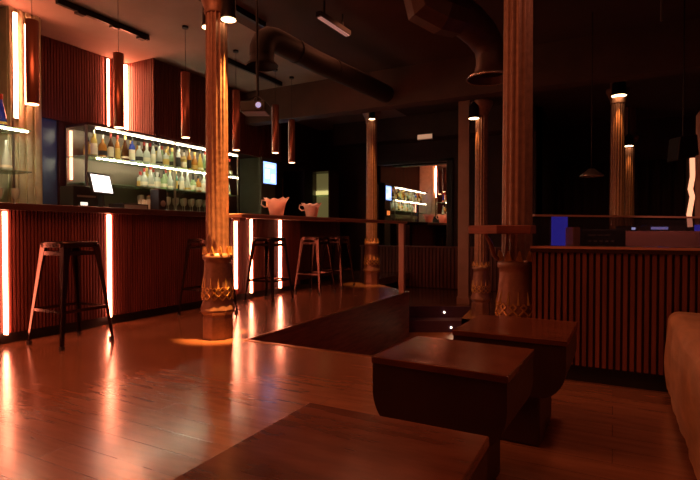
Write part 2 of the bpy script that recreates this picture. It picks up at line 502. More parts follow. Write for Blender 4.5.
s2 = thing('bottle_shelving', 'short glass shelves with a few bottles in front of the pale pilaster', 'shelving', (-5.47, 1.9, 0))
b = MB(); b.box((0, 0, 0), (0.35, 1.06, 1.10)); b.build('base_cabinet', M['bar_top'], s2)
for z in (1.46, 1.87):
    b = MB(); b.box((0.0, 0.0, z - 0.012), (0.34, 1.03, z)); b.build('shelf', M['shelf_glass'], s2)
for y in (0.0, 1.03):
    b = MB(); b.box((0.0, y, 1.10), (0.016, y + 0.016, 2.0)); b.build('upright', M['steel'], s2)
b = MB(); b.box((0.32, 0.02, 1.843), (0.335, 1.0, 1.857)); b.build('light_strip', M['led_warm'], s2)

# bottles
BC = {'clear': (0.80, 0.86, 0.80), 'pale green': (0.55, 0.75, 0.45), 'amber': (0.72, 0.36, 0.08), 'dark brown': (0.16, 0.06, 0.02),
      'blue': (0.06, 0.12, 0.75), 'yellow': (0.85, 0.72, 0.25), 'teal': (0.15, 0.55, 0.42), 'red': (0.6, 0.1, 0.06)}
BM = {k: glassy('bottle_glass_' + k.replace(' ', '_'), v, 0.08, 0.75, 0.45) for k, v in BC.items()}
LM = [mat('bottle_label_cream', (0.85, 0.8, 0.65), 0.6), mat('bottle_label_black', (0.03, 0.03, 0.03), 0.5), mat('bottle_label_gold', (0.7, 0.5, 0.15), 0.4)]
CM = [M['plastic'], mat('gold_cap', (0.8, 0.55, 0.2), 0.35, metal=0.6), mat('silver_cap', (0.7, 0.7, 0.68), 0.3, metal=0.8), mat('red_cap', (0.5, 0.03, 0.02), 0.4)]
PROF = {'tall': [(0.034, 0), (0.038, 0.006), (0.038, 0.18), (0.030, 0.205), (0.014, 0.225), (0.013, 0.29)],
        'round': [(0.040, 0), (0.048, 0.01), (0.050, 0.11), (0.040, 0.15), (0.015, 0.18), (0.014, 0.25)],
        'squat': [(0.042, 0), (0.047, 0.008), (0.047, 0.13), (0.042, 0.15), (0.016, 0.165), (0.015, 0.22)],
        'tapered': [(0.048, 0), (0.052, 0.01), (0.044, 0.10), (0.025, 0.19), (0.014, 0.24), (0.014, 0.29)],
        'slim': [(0.028, 0), (0.031, 0.006), (0.031, 0.17), (0.022, 0.20), (0.012, 0.22), (0.012, 0.28)]}
bcache = {}
def bottle(kind, colr, lab, cap, loc, label, group):
    key = (kind, colr, lab, cap)
    if key not in bcache:
        p = PROF[kind]
        m1 = MB().lathe(p, 12)
        r = p[2][0]
        a, c = p[1][1] + 0.02, p[2][1] - 0.03
        m2 = MB().lathe([(max(p[1][0], r) + 0.0012, a), (r + 0.0012, c)], 12, cap=False)
        h = p[-1][1]
        m3 = MB().lathe([(p[-1][0] + 0.003, h - 0.035), (p[-1][0] + 0.003, h + 0.012)], 10)
        o1 = m1.build('bottle', BM[colr]); o2 = m2.build('paper_label', LM[lab], o1); o3 = m3.build('cap', CM[cap], o1)
        bcache[key] = (o1, o2, o3)
        first = True
    else: first = False
    o1, o2, o3 = bcache[key]
    if first: r = o1
    else:
        r = o1.copy(); COL.objects.link(r)
        for q in (o2, o3):
            c = q.copy(); COL.objects.link(c); c.parent = r
    r.location = loc; r.scale = (0.98, 0.98, 1.1 if loc[2] > 1.7 else 1.0)
    tag(r, label, 'bottle', group)
    return r
ORD = 'first second third fourth fifth sixth seventh eighth ninth tenth eleventh twelfth thirteenth fourteenth fifteenth sixteenth seventeenth eighteenth nineteenth twentieth'.split()
TENS = ['', '', 'twenty', 'thirty', 'forty']
def ordn(i):
    if i < 20: return ORD[i]
    t, u = divmod(i + 1, 10)
    return (TENS[t] + '-' + ORD[u - 1]) if u else {3: 'thirtieth', 4: 'fortieth'}[t]
def row(n, y0, y1, x, z, cols, group, where, big=1.0, kinds=list(PROF)):
    for i in range(n):
        c = cols[i] if isinstance(cols, list) and i < len(cols) else random.choice(cols if isinstance(cols, list) else [cols])
        k = random.choice(kinds)
        y = y0 + (y1 - y0) * i / (n - 1) + random.uniform(-.004, .004)
        lab = random.choice([0, 0, 1, 2]); cp = random.choice([0, 1, 2, 3])
        label = '%s %s bottle, %s from left %s' % (c, {'tall':'tall','round':'round-bodied','squat':'squat','tapered':'tapered','slim':'slim'}[k], ordn(i), where)
        bottle(k, c, lab, cp, (x + random.uniform(-.008, .008), y, z), label, group)
U = ['yellow','amber','dark brown','amber','dark brown','blue','clear','clear','clear','clear','clear','pale green','clear','yellow','amber','amber','yellow','pale green','yellow','dark brown','dark brown','amber','dark brown','yellow','amber','dark brown','pale green','amber','yellow']
V = ['clear','clear','clear','pale green','clear','teal','clear','clear','pale green','amber','clear','yellow','clear']
row(24, 4.00, 6.42, -5.81, 1.7805, U[::-1], 'bottles at the back of the upper shelf', 'in the rear rank, upper back-bar shelf')
row(23, 3.98, 6.42, -5.66, 1.7805, U, 'bottles on the upper shelf', 'in the front rank, upper back-bar shelf')
row(16, 4.78, 6.40, -5.81, 1.4605, V[::-1], 'bottles at the back of the lower shelf', 'in the rear rank, lower back-bar shelf')
row(16, 4.72, 6.38, -5.66, 1.4605, V, 'bottles on the lower shelf', 'in the front rank, lower back-bar shelf')
row(6, 1.98, 2.74, -5.29, 1.8705, ['clear','amber','clear','red','clear','blue','clear'], 'bottles on the short unit, upper shelf', 'on the upper shelf left of the pilaster')
row(6, 2.0, 2.78, -5.29, 1.4605, ['amber','dark brown','amber','dark brown','amber','clear','amber'], 'bottles on the short unit, lower shelf', 'on the lower shelf left of the pilaster', kinds=['tapered','round','tall'])
# glasses
G = glassy('drinking_glass', (0.9, 0.9, 0.8), 0.05, 0.6, 0.3)
gl = MB().lathe([(0.03, 0), (0.032, 0.003), (0.006, 0.01), (0.005, 0.07), (0.03, 0.10), (0.038, 0.14), (0.034, 0.19)], 12, cap=False)
g0 = None
for i in range(24):
    p = (-5.72 + (0.0 if i % 2 else 0.12), 4.62 + i * 0.076, 1.1605)
    if g0 is None: g0 = gl.build('wine_glass', G); g = g0
    else: g = g0.copy(); COL.objects.link(g)
    g.location = p
    tag(g, 'clear stemmed glass, %s from the left in the row under the lower shelf' % ordn(i), 'glass', 'glasses under the lower shelf')
for i in range(8):
    g = g0.copy(); COL.objects.link(g); g.location = (-5.30 + (0.08 if i % 2 else 0), 2.05 + i * 0.11, 1.1005)
    tag(g, 'clear stemmed glass, %s from the left below the short shelf unit' % ordn(i), 'glass', 'glasses below the short shelf unit')

# ------------------------------------------------------------------ things on and behind the bar
CT = 1.0855
pos = thing('till_monitor', 'small till screen glowing white on the bar left of the bottles', 'monitor', (-4.62, 3.33, CT), math.radians(15))
b = MB().box((-0.07, -0.09, 0), (0.07, 0.09, 0.02)); b.obox((0, 0, 0.02), (-0.02, 0, 0.19), 0.06, 0.03); b.build('stand', M['plastic'], pos, bevel=0.004)
sc = MB().box((-0.02, -0.155, -0.11), (0.0, 0.155, 0.11)).build('housing', M['plastic'], pos, loc=(0.0, 0, 0.265), bevel=0.004)
sc.rotation_euler = (0, math.radians(-14), 0)
s3 = MB().box((0.0, -0.135, -0.09), (0.003, 0.135, 0.09)).build('screen', M['screen_white'], sc)

pr = thing('receipt_printer', 'black machine with pale glowing buttons left of the till screen', 'printer', (-5.25, 3.38, 0.0))
b = MB().box((-0.2, -0.12, 0), (0.2, 0.35, 1.05)); b.build('base_cabinet', M['bar_top'], pr)
b = MB().box((-0.12, -0.02, 1.05), (0.12, 0.28, 1.36)); b.build('body', M['plastic'], pr, bevel=0.01)
b = MB().box((0.12, 0.02, 1.24), (0.125, 0.24, 1.26)); b.build('slot', M['grey_plastic'], pr)
b = MB().box((0.12, 0.06, 1.15), (0.124, 0.14, 1.185)); b.build('button_light', emit('button_light', (1, .85, .7), 1.2), pr)
b = MB().box((0.12, 0.02, 1.07), (0.124, 0.17, 1.09)); b.build('button_light', emit('button_light', (1, .85, .7), .8), pr)

rg = thing('cash_register', 'low dark till drawer unit beside the white till screen', 'till', (-4.55, 3.56, CT))
MB().box((-0.12, -0.12, 0), (0.10, 0.20, 0.07)).build('body', M['plastic'], rg, bevel=0.004)
MB().box((0.10, -0.10, 0.012), (0.106, 0.18, 0.058)).build('drawer_front', M['grey_plastic'], rg)
tr = thing('glass_rack', 'wire tray of upturned small glasses between till and black speaker', 'rack', (-4.60, 3.89, CT))
MB().box((-0.1, -0.1, 0), (0.1, 0.12, 0.03)).build('tray', M['steel'], tr)
for i in range(3):
    for j in range(3):
        MB().lathe([(0.026, 0.03), (0.022, 0.13)], 10, c=(-0.065 + i * .065, -0.06 + j * .07, 0)).build('small_glass', G, tr)
sp = thing('counter_speaker', 'upright black box speaker on the bar near the white till screen', 'speaker', (-4.38, 3.83, CT))
MB().box((-0.07, -0.05, 0), (0.07, 0.06, 0.24)).build('housing', M['plastic'], sp, bevel=0.012)
MB().lathe([(0.035, 0), (0.03, 0.003), (0.008, 0.004)], 16).build('speaker_cone', M['grey_plastic'], sp, loc=(0.072, 0.005, 0.08)).rotation_euler = (0, PI/2, 0)

# pale pink buckets on the counter
def bucket(loc, sc_, label):
    t = thing('ice_bucket', label, 'bucket', loc, 0.3, 'pink buckets on the bar')
    n = 48; vs = []; fs = []
    prof = [(0.085, 0.0), (0.09, 0.005), (0.105, 0.09), (0.125, 0.17), (0.165, 0.235), (0.16, 0.235), (0.12, 0.17), (0.09, 0.02)]
    for k, (r, z) in enumerate(prof):
        for i in range(n):
            a = 2 * PI * i / n
            w = max(0, (z - 0.12) / 0.12)
            rr = r * (1 + 0.05 * w * math.cos(9 * a)); zz = z + 0.010 * w * math.cos(9 * a + .5) + 0.010 * w * math.cos(2 * a)
            vs.append((rr * math.cos(a) * sc_, rr * math.sin(a) * sc_, zz * sc_))
    for k in range(len(prof) - 1):
        for i in range(n):
            j = (i + 1) % n
            fs.append((k*n+i, k*n+j, (k+1)*n+j, (k+1)*n+i))
    m = MB(); m.add(vs, fs, 0, True); m.add(vs[:n], [tuple(reversed(range(n)))], 0); m.build('bowl', M['pink'], t)
    m = MB().tube([(-0.15*sc_, 0, .21*sc_), (-.205*sc_, 0, .215*sc_), (-.215*sc_, 0, .16*sc_), (-.17*sc_, 0, .12*sc_), (-.118*sc_, 0, .13*sc_)], 0.011*sc_, 8); m.build('handle', M['pink'], t)
    m = MB()
    for i in range(14):
        a = i * 2.4; r = 0.02 + 0.006 * i
        m.lathe([(0.0, -.025), (.02, -.015), (.026, 0), (.018, .018), (0, .026)], 6, c=(r*math.cos(a)*sc_, r*math.sin(a)*sc_, (.19 + .012*math.sin(i))*sc_), cap=False, smooth=False)
    m.build('ice', M['pink'], t)
    return t
bucket((-4.32, 5.90, CT), 1.08, 'larger pale pink scalloped bucket with a side handle, nearer one on the bar')
bucket((-4.38, 6.94, CT), 0.98, 'smaller pale pink scalloped bucket on the bar before the lit green recess')

# grey-green double cabinet with blue screen at shelf end
fc = thing('tall_cabinet', 'grey-green two-door cabinet at the right end of the bottle shelves', 'cabinet', (-5.7, 7.22, 0))
MB().box((-0.25, -0.2, 0), (0.24, 0.2, 2.17)).build('body', M['cabinet'], fc, bevel=0.006)
MB().box((-0.24, -0.216, 0.9), (0.23, -0.2, 1.67)).build('door', M['cabinet'], fc, bevel=0.004)
MB().box((-0.24, -0.216, 1.70), (0.23, -0.2, 2.16)).build('door', M['cabinet'], fc, bevel=0.004)
mo = thing('wall_screen', 'small screen glowing blue-white on the side of the grey-green cabinet', 'screen', (-5.45, 7.22, 1.90))
MB().box((-0.0095, -0.20, -0.21), (0.02, 0.20, 0.21)).build('housing', M['plastic'], mo, bevel=0.004)
MB().box((0.02, -0.185, -0.19), (0.024, 0.185, 0.19)).build('screen', M['screen_blue'], mo)
b = MB(); b.box((0.024, -0.13, -0.1), (0.0255, -0.02, 0.06)); b.box((0.024, 0.03, -0.15), (0.0255, 0.14, -0.02)); b.box((0.024, -0.12, 0.1), (0.0255, 0.12, 0.14))
b.build('screen_picture', emit('screen_picture', (0.9, 0.95, 1), 2.2), mo)
og = thing('lit_sign', 'small orange glowing panel below the blue screen', 'sign', (-5.45, 7.22, 1.36))
MB().box((-0.0095, -0.14, -0.10), (0.015, 0.14, 0.10)).build('housing', M['plastic'], og)
MB().box((0.015, -0.10, -0.06), (0.018, 0.10, 0.06)).build('panel', M['orange_sign'], og)
bl = thing('tall_cabinet', 'tall black cabinet left of the lit green recess', 'cabinet', (-5.55, 8.3, 0))
MB().box((-0.25, -0.15, 0), (0.25, 0.15, 2.05)).build('body', M['black'], bl, bevel=0.005)
MB().box((-0.24, -0.165, 0.1), (0.24, -0.15, 2.0)).build('door', M['black'], bl, bevel=0.003)
MB().box((-0.28, -0.15, 1.0), (-0.252, 0.15, 1.9)).build('pale_edge', M['post'], bl)
dc = thing('display_cabinet', 'narrow display recess lit yellow-green right of the black cabinet', 'cabinet', (-5.4, 9.0, 0))
b = MB(); b.box((-0.28, -0.2, 0), (0.28, 0.2, 1.15)); b.box((-0.28, 0.17, 1.15), (0.28, 0.2, 2.12)); b.box((-0.28, -0.2, 1.15), (-0.25, 0.2, 2.12)); b.box((0.25, -0.2, 1.15), (0.28, 0.2, 2.12)); b.box((-0.28, -0.2, 2.09), (0.28, 0.2, 2.12))
b.build('body', M['bar_top'], dc)
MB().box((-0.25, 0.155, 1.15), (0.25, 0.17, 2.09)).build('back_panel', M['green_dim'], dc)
MB().box((-0.25, 0.13, 1.62), (0.25, 0.15, 1.72)).build('light_strip', M['green_glow'], dc)
MB().box((-0.25, -0.15, 1.60), (0.25, 0.15, 1.615)).build('shelf', M['shelf_glass'], dc)

# ------------------------------------------------------------------ bar stools
def make_stool():
    t = thing('bar_stool', '', 'stool')
    s_ = 0.155
    b = MB()
    # pressed seat: rounded square with rolled edge
    n = 32
    def sq(r, z):
        pts = []
        for i in range(n):
            a = 2 * PI * i / n; c, s = math.cos(a), math.sin(a)
            k = (abs(c) ** 6 + abs(s) ** 6) ** (-1/6)
            pts.append((r * c * k, r * s * k, z))
        return pts
    rings = [sq(s_ + .004, .745), sq(s_ + .008, .775), sq(s_ + .004, .788), sq(s_ - .008, .79), sq(s_ - .02, .783), sq(.03, .781)]
    vs = [p for r in rings for p in r]; fs = []
    for k in range(len(rings) - 1):
        for i in range(n): fs.append((k*n+i, k*n+(i+1) % n, (k+1)*n+(i+1) % n, (k+1)*n+i))
    fs.append(tuple(range((len(rings)-1)*n, len(rings)*n)))
    b.add(vs, fs, 0, True); b.build('seat', M['stool'], t)
    foot = 0.215; top = 0.145
    for sx_, sy_ in ((1, 1), (1, -1), (-1, 1), (-1, -1)):
        b = MB()
        p0 = Vector((sx_ * foot, sy_ * foot, 0.02)); p1 = Vector((sx_ * top, sy_ * top, 0.77))
        # L-section sheet leg, wide at the top and narrow at the foot
        def ring(p, w, th=0.004):
            return [p, p + Vector((-sx_ * w, 0, 0)), p + Vector((-sx_ * w, -sy_ * th, 0)), p + Vector((-sx_ * th, -sy_ * th, 0)), p + Vector((-sx_ * th, -sy_ * w, 0)), p + Vector((0, -sy_ * w, 0))]
        rs = [ring(p0, .022), ring(p0.lerp(p1, .35), .028), ring(p0.lerp(p1, .8), .046), ring(p1, .06)]
        vs = [q for r in rs for q in r]; fs = [(0,1,2,3,4,5), tuple(range(23, 17, -1))]
        for k in range(3):
            for i in range(6): fs.append((k*6+i, k*6+(i+1) % 6, (k+1)*6+(i+1) % 6, (k+1)*6+i))
        b.add(vs, fs)
        lg = b.build('leg', M['stool'], t)
        f = MB().box((sx_*foot - sx_*0.026, sy_*foot - sy_*0.026, 0), (sx_*foot + sx_*.002, sy_*foot + sy_*.002, 0.028)); f.build('rubber_foot', M['plastic'], lg)
    zc = 0.27; q = foot + (top - foot) * (zc - .02) / .75 - 0.006
    for a, c in (((-q, -q), (q, -q)), ((q, -q), (q, q)), ((q, q), (-q, q)), ((-q, q), (-q, -q))):
        MB().obox((a[0], a[1], zc), (c[0], c[1], zc), 0.006, 0.022).build('crossbar', M['stool'], t)
    zc = 0.70; q = foot + (top - foot) * (zc - .02) / .75 - 0.004
    b = MB()
    for a, c in (((-q, -q), (q, -q)), ((q, -q), (q, q)), ((q, q), (-q, q)), ((-q, q), (-q, -q))):
        b.obox((a[0], a[1], zc), (c[0], c[1], zc), 0.004, 0.03)
    b.build('apron', M['stool'], t)
    return t
ST = [(-3.755, 2.43, 'dark metal bar stool nearest the camera, between two glowing tubes'),
      (-3.76, 3.93, 'dark metal bar stool half hidden behind the nearest fluted column'),
      (-3.76, 4.98, 'dark metal bar stool in front of the three clustered glowing tubes'),
      (-3.76, 6.05, 'dark metal bar stool at the unlit end of the bar, second from the far end'),
      (-3.86, 6.85, 'dark metal bar stool farthest from the camera, beside the far platform column')]
st0 = make_stool()
for i, (x, y, lab) in enumerate(ST):
    if i == 0: st0.location = (x, y, 0); st0['label'] = lab; st0['group'] = 'metal bar stools along the bar'
    else: dup(st0, (x, y, 0), 0, lab, 'metal bar stools along the bar')

# ------------------------------------------------------------------ columns
def make_column(loc, label, top=2.78, spots=((0.0, True),), ground=0.0):
    t = thing('cast_iron_column', label, 'column', (loc[0], loc[1], ground), 0, 'fluted cast-iron columns')
    h = top - ground
    b = MB().lathe([(0.128, 0), (0.128, 0.16), (0.122, 0.175), (0.126, 0.20), (0.145, 0.215), (0.145, 0.235)], 8, rot=PI/8, smooth=False)
    b.build('plinth', M['iron'], t, bevel=0.006)
    b = MB().lathe([(0.138, 0.235), (0.132, 0.26), (0.120, 0.30), (0.123, 0.34), (0.120, 0.40), (0.113, 0.50), (0.106, 0.60), (0.106, 0.63), (0.118, 0.64), (0.120, 0.665), (0.110, 0.68), (0.10, 0.69)], 24)
    b.build('pedestal', M['iron'], t)
    b = MB()
    for k in range(12):
        a = 2 * PI * k / 12; 
        for zz, rr, sz in ((0.345, 0.124, 0.030), (0.395, 0.121, 0.020)):
            c = Vector((rr * math.cos(a), rr * math.sin(a), zz)); tn = Vector((-math.sin(a), math.cos(a), 0)); up = Vector((0, 0, 1))
            pts = [c + tn * sz, c + up * sz, c - tn * sz, c - up * sz]
            for i in range(4): b.obox(pts[i], pts[(i + 1) % 4], 0.009, 0.009)
        b.obox((0.121*math.cos(a+.26), 0.121*math.sin(a+.26), 0.41), (0.112*math.cos(a+.26), 0.112*math.sin(a+.26), 0.49), 0.016, 0.007, w2=0.004)
    b.build('relief_band', M['gold'], t)
    b = MB()
    for k in range(10):
        a = 2 * PI * k / 10
        b.obox((0.104*math.cos(a), 0.104*math.sin(a), 0.68), (0.108*math.cos(a), 0.108*math.sin(a), 0.745), 0.045, 0.012, w2=0.008)
    b.build('leaf_collar', M['gold'], t)
    b = MB().lathe([(0.100, 0.68), (0.095, 0.75), (0.088, h - 0.16), (0.088, h - 0.14)], 96, flute=0.014, nf=14, rng=(0.72, h - 0.15))
    b.build('shaft', M['iron'], t)
    b = MB().lathe([(0.092, h - 0.16), (0.10, h - 0.14), (0.094, h - 0.12), (0.13, h - 0.03), (0.15, h), (0.15, h + 0.04)], 24)
    if CZ - top > 0.06: b.lathe([(0.10, h + 0.04), (0.10, CZ - ground)], 16)
    b.build('capital', M['iron'], t)
    return t
def make_spot(loc, label, r=0.062, power=30, tgt=None, angle=70, top=CZ, hot='lamp_hot'):
    t = thing('spotlight', label, 'spotlight', loc, 0, 'spotlights at the column tops')
    MB().lathe([(r * 1.08, 0), (r * 1.08, 0.02), (r * 1.0, 0.03), (r * .95, 0.16), (r * .3, 0.22)], 20).build('housing', M['black'], t)
    MB().lathe([(0.0, 0.0), (r, -0.004)], 20, cap=False).build('lens', M[hot], t)
    if top - loc[2] > 0.23: MB().lathe([(0.012, 0.2), (0.012, top - loc[2])], 8).build('stem', M['black'], t)
    spot('column_spot_beam', (loc[0], loc[1], loc[2] - 0.015), tgt or (loc[0], loc[1], 0), power, (1.0, 0.42, 0.10), angle, 0.8, 0.02)
    return t
make_column((-2.87, 3.11), 'nearest fluted cast-iron column at the platform corner, lit golden on one side')
make_spot((-2.722, 3.086, 2.55), 'black spotlight on the right of the nearest column', 0.058, 1900, (-2.825, 3.108, 1.0), 17)
make_spot((-3.005, 3.165, 2.57), 'black spotlight on the left of the nearest column', 0.055, 12, (-2.93, 3.13, 0.6), 20)
make_column((-0.55, 3.32), 'thick fluted column with a small drink ledge, standing beside the slatted parapet', spots=())
make_column((-3.52, 7.42), 'fluted column standing on the far corner of the raised platform')
make_spot((-3.44, 7.26, 2.66), 'small spotlight on the far platform column', 0.05, 260, (-3.48, 7.35, 0.3), 24)
make_column((0.03, 7.85), 'fluted column beyond the parapet lit golden from the top')
make_spot((0.04, 7.70, 2.70), 'bright spotlight on the column beyond the parapet', 0.09, 150, (0.04, 7.79, 0.3), 40)
make_column((-1.64, 7.02), 'fluted column just right of the pale square pillar', top=2.62, ground=-0.30)
make_spot((-1.72, 6.90, 2.42), 'bright small spotlight on the column beside the square pillar', 0.07, 90, (-1.68, 6.95, 0.3), 40)
make_column((0.24, 10.8), 'farthest thin column, golden at its top, behind the parapet column', top=2.6)
make_spot((0.22, 10.65, 2.45), 'farthest spotlight on the farthest column', 0.08, 80, (0.23, 10.72, 0.3), 40)

pp = thing('square_pillar', 'pale square pillar beside the purple steps', 'pillar', (-2.13, 7.93, -0.3), math.radians(10))
MB().box((-0.085, -0.085, 0), (0.085, 0.085, 3.47)).build('shaft', M['pillar'], pp, bevel=0.006)
MB().box((-0.10, -0.10, 0), (0.10, 0.10, 0.12)).build('skirting', M['pillar'], pp, bevel=0.004)

# drink ledge on second column
lg = thing('drink_ledge', 'small wooden ledge with a curved bracket fixed round the thick column', 'shelf', (-0.55, 3.32, 0.86))
b = MB().prism([(-0.25, -0.24), (-0.06, -0.33), (0.12, -0.25), (0.13, -0.105), (-0.105, -0.102), (-0.12, 0.0), (-0.22, -0.03)], -0.006, 0.044); b.build('ledge', M['fascia'], lg, bevel=0.004)
b = MB().tube([(-0.105, -0.06, -0.17), (-0.12, -0.11, -0.14), (-0.135, -0.14, -0.07), (-0.16, -0.18, -0.006)], [0.012, 0.014, 0.013, 0.010], 8); b.build('bracket', M['iron'], lg)

# ------------------------------------------------------------------ rail on platform edge
rl = thing('handrail', 'dark handrail along the raised platform edge ending at a pale post', 'railing', (PITX0, 3.1, 0))
MB().box((-0.16, 0.02, 0.975), (-0.02, 3.62, 1.01)).build('top_rail', M['rail'], rl, bevel=0.006)
MB().box((-0.11, 3.50, 0), (-0.03, 3.57, 0.975)).build('post', M['post'], rl, bevel=0.004)
MB().box((-0.12, 0.03, 0.95), (-0.05, 0.10, 0.975)).build('wall_bracket', M['rail'], rl)

# ------------------------------------------------------------------ steps
stp = thing('carpeted_steps', 'two low purple steps with tiny round lamps leading up by the pillar', 'steps', (0, 0, 0))
def obx(mb, d0, d1, l0, l1, z0, z1):
    mb.prism([at(d0, l0), at(d0, l1), at(d1, l1), at(d1, l0)], z0, z1)
b = MB(); obx(b, 7.70, 7.735, 0.80, 1.98, -0.47, -0.295); s1 = b.build('riser', M['purple'], stp)
b = MB(); obx(b, 7.42, 7.72, 0.80, 1.98, -0.64, -0.468); s2_ = b.build('step', M['purple'], stp)
for (dd_, ll, zz, par) in ((7.695, 1.46, -0.385, stp), (7.415, 1.51, -0.565, stp)):
    p = at(dd_, ll)
    o = MB().lathe([(0.013, -0.006), (0.014, 0.004), (0.0, 0.006)], 14).build('step_lamp', M['step_lamp'], par, loc=(p[0], p[1], zz))
    o.rotation_euler = (PI/2, 0, math.radians(27.9))
spot('step_lamp_beam', (*at(7.3, 1.5), -0.5), (*at(6.9, 1.5), -0.64), 0.6, (1, .7, .4), 140)

# ------------------------------------------------------------------ pendants
PD = [(-4.30, 2.47, 1.93, .69, 'nearest and largest-looking copper tube pendant in front of the pale pilaster'),
      (-4.30, 3.29, 1.885, .72, 'copper tube pendant in front of the tall wall light tubes'),
      (-4.30, 4.155, 1.93, .73, 'copper tube pendant in front of the slatted soffit box, left of the nearest column'),
      (-4.30, 5.01, 1.91, .76, 'copper tube pendant just right of the nearest column'),
      (-4.30, 5.85, 1.99, .68, 'copper tube pendant second from the far end, right of the projector'),
      (-4.30, 6.26, 1.90, .64, 'farthest copper tube pendant, lowest-looking of the row')]
def make_pendant(h, zb, slot):
    t = thing('pendant_lamp', '', 'lamp')
    MB().lathe([(0.046, 0.0), (0.049, 0.004), (0.049, h), (0.02, h + 0.004)], 24).build('tube', M['copper'], t)
    MB().lathe([(0.0, -0.002), (0.043, -0.004)], 20, cap=False).build('lens', M['lamp_hot'], t)
    MB().lathe([(0.0022, h), (0.0022, CZ - zb)], 6).build('cord', M['black'], t)
    MB().lathe([(0.035, CZ - zb - 0.025), (0.035, CZ - zb)], 16).build('ceiling_rose', M['black'], t)
    if slot:
        a = math.radians(208 - 20)
        b = MB().obox((0.048 * math.cos(a), 0.048 * math.sin(a), 0.01), (0.048 * math.cos(a), 0.048 * math.sin(a), h - 0.02), 0.012, 0.008)
        b.build('light_slot', M['pend_hot'], t)
    return t
for i, (x, y, zb, h, lab) in enumerate(PD):
    t = make_pendant(h, zb, True if i in (4, 5) else False)
    t.location = (x, y, zb); t['label'] = lab; t['group'] = 'copper tube pendants over the bar'
    spot('pendant_beam', (x, y, zb - 0.02), (x, y, 0) if i < 5 else (-4.38, 6.94, 1.15), 22 if y > 5.5 else (9 if y < 4.5 else 4), (1, .45, .25), 44 if y > 5.5 else 90, 0.9, 0.03)
tk = thing('light_track', 'black ceiling track between the copper pendants and the back bar', 'track', (-4.89, 3.05, 3.12))
MB().box((-0.02, 0, 0), (0.02, 1.1, CZ - 3.12)).build('rail', M['black'], tk)
for y in (0.2, 0.6, 0.95): MB().box((-0.03, y, -0.02), (0.03, y + 0.09, 0)).build('adapter', M['black'], tk)
tk2 = thing('light_track', 'black ceiling track right of the nearest column', 'track', (-4.59, 5.0, 3.12))
MB().box((-0.02, 0, 0), (0.02, 1.4, CZ - 3.12)).build('rail', M['black'], tk2)
tk3 = thing('light_track', 'short black ceiling track by the nearest column capital', 'track', (-3.45, 3.3, 3.12))
MB().box((-0.02, -0.7, 0), (0.02, 1.2, CZ - 3.12)).build('rail', M['black'], tk3)

# ------------------------------------------------------------------ ducts and ceiling gear
du = thing('air_duct', 'black round air duct with a downturned flared mouth above the projector', 'duct', (-3.1, 4.0, 2.50))
b = MB(); b.lathe([(0.155, 0.0), (0.16, 0.012), (0.12, 0.05), (0.115, 0.12)], 28, cap=False); b.build('flared_mouth', M['duct'], du)
pts = [(0, 0, 0.11), (0.0, 0.0, 0.18), (0.005, 0.03, 0.25), (0.02, 0.09, 0.295), (0.03, 0.18, 0.31), (0.08, 0.9, 0.30), (0.16, 1.6, 0.30), (0.24, 2.5, 0.30)]
b = MB(); b.tube(pts, 0.122, 20, caps=False); b.build('pipe', M['duct'], du)
for k, y in enumerate((0.5, 1.2, 1.9)):
    b = MB(); b.tube([(0.06 + .1 * k * .6, y, 0.302), (0.062 + .1 * k * .6, y + 0.03, 0.302)], 0.126, 20)
    b.build('joint_band', M['duct'], du)
pj = thing('projector', 'small projector hanging on a pole below the black duct mouth', 'projector', (-3.0, 3.80, 1.98), math.radians(25))
MB().box((-0.14, -0.11, 0), (0.10, 0.11, 0.10)).build('body', M['plastic'], pj, bevel=0.012)
o = MB().lathe([(0.035, 0), (0.035, 0.03), (0.028, 0.035)], 16).build('lens_ring', M['grey_plastic'], pj, loc=(0.04, -0.105, 0.05)); o.rotation_euler = (PI/2, 0, 0)
o2 = MB().lathe([(0.0, 0.036), (0.026, 0.036)], 16, cap=False).build('lens', emit('projector_lens', (0.5, 0.55, 1.0), 0.5), o)
MB().lathe([(0.014, 0.10), (0.011, CZ - 1.98)], 10).build('pole', M['black'], pj)
b = MB(); b.obox((-0.1, -0.08, 0.10), (0, 0, 0.17), 0.012, 0.006); b.obox((0.08, 0.08, 0.10), (0, 0, 0.17), 0.012, 0.006); b.obox((0.08, -0.08, 0.10), (0, 0, 0.17), 0.012, 0.006); b.obox((-0.1, 0.08, 0.10), (0, 0, 0.17), 0.012, 0.006); b.build('mount', M['black'], pj)

d2 = thing('air_duct', 'brown air duct with a wide pale-rimmed mouth beside the thick column', 'duct', (-1.06, 4.87, 2.32))
MB().lathe([(0.206, 0.0), (0.218, -0.006), (0.226, 0.008), (0.215, 0.02)], 32, cap=False).build('pale_rim', M['duct_rim'], d2)
MB().lathe([(0.212, 0.005), (0.15, 0.07), (0.135, 0.14), (0.135, 0.22)], 32, cap=False).build('flared_mouth', M['duct_brown'], d2)
MB().lathe([(0.0, 0.06), (0.15, 0.06)], 24, cap=False).build('grille', M['black'], d2)
MB().tube([(0, 0, 0.2), (-0.01, -0.01, 0.30), (-0.06, -0.12, 0.40), (-0.14, -0.3, 0.47), (-0.22, -0.5, 0.50)], [0.135, 0.14, 0.15, 0.16, 0.16], 20, caps=False).build('neck', M['duct_brown'], d2)
MB().tube([(-0.20, -0.45, 0.46), (-0.30, -0.62, 0.46), (-0.4, -0.72, 0.5), (-0.45, -0.78, 0.85)], [0.175, 0.185, 0.19, 0.19], 10, smooth=False).build('elbow', M['duct_brown'], d2)

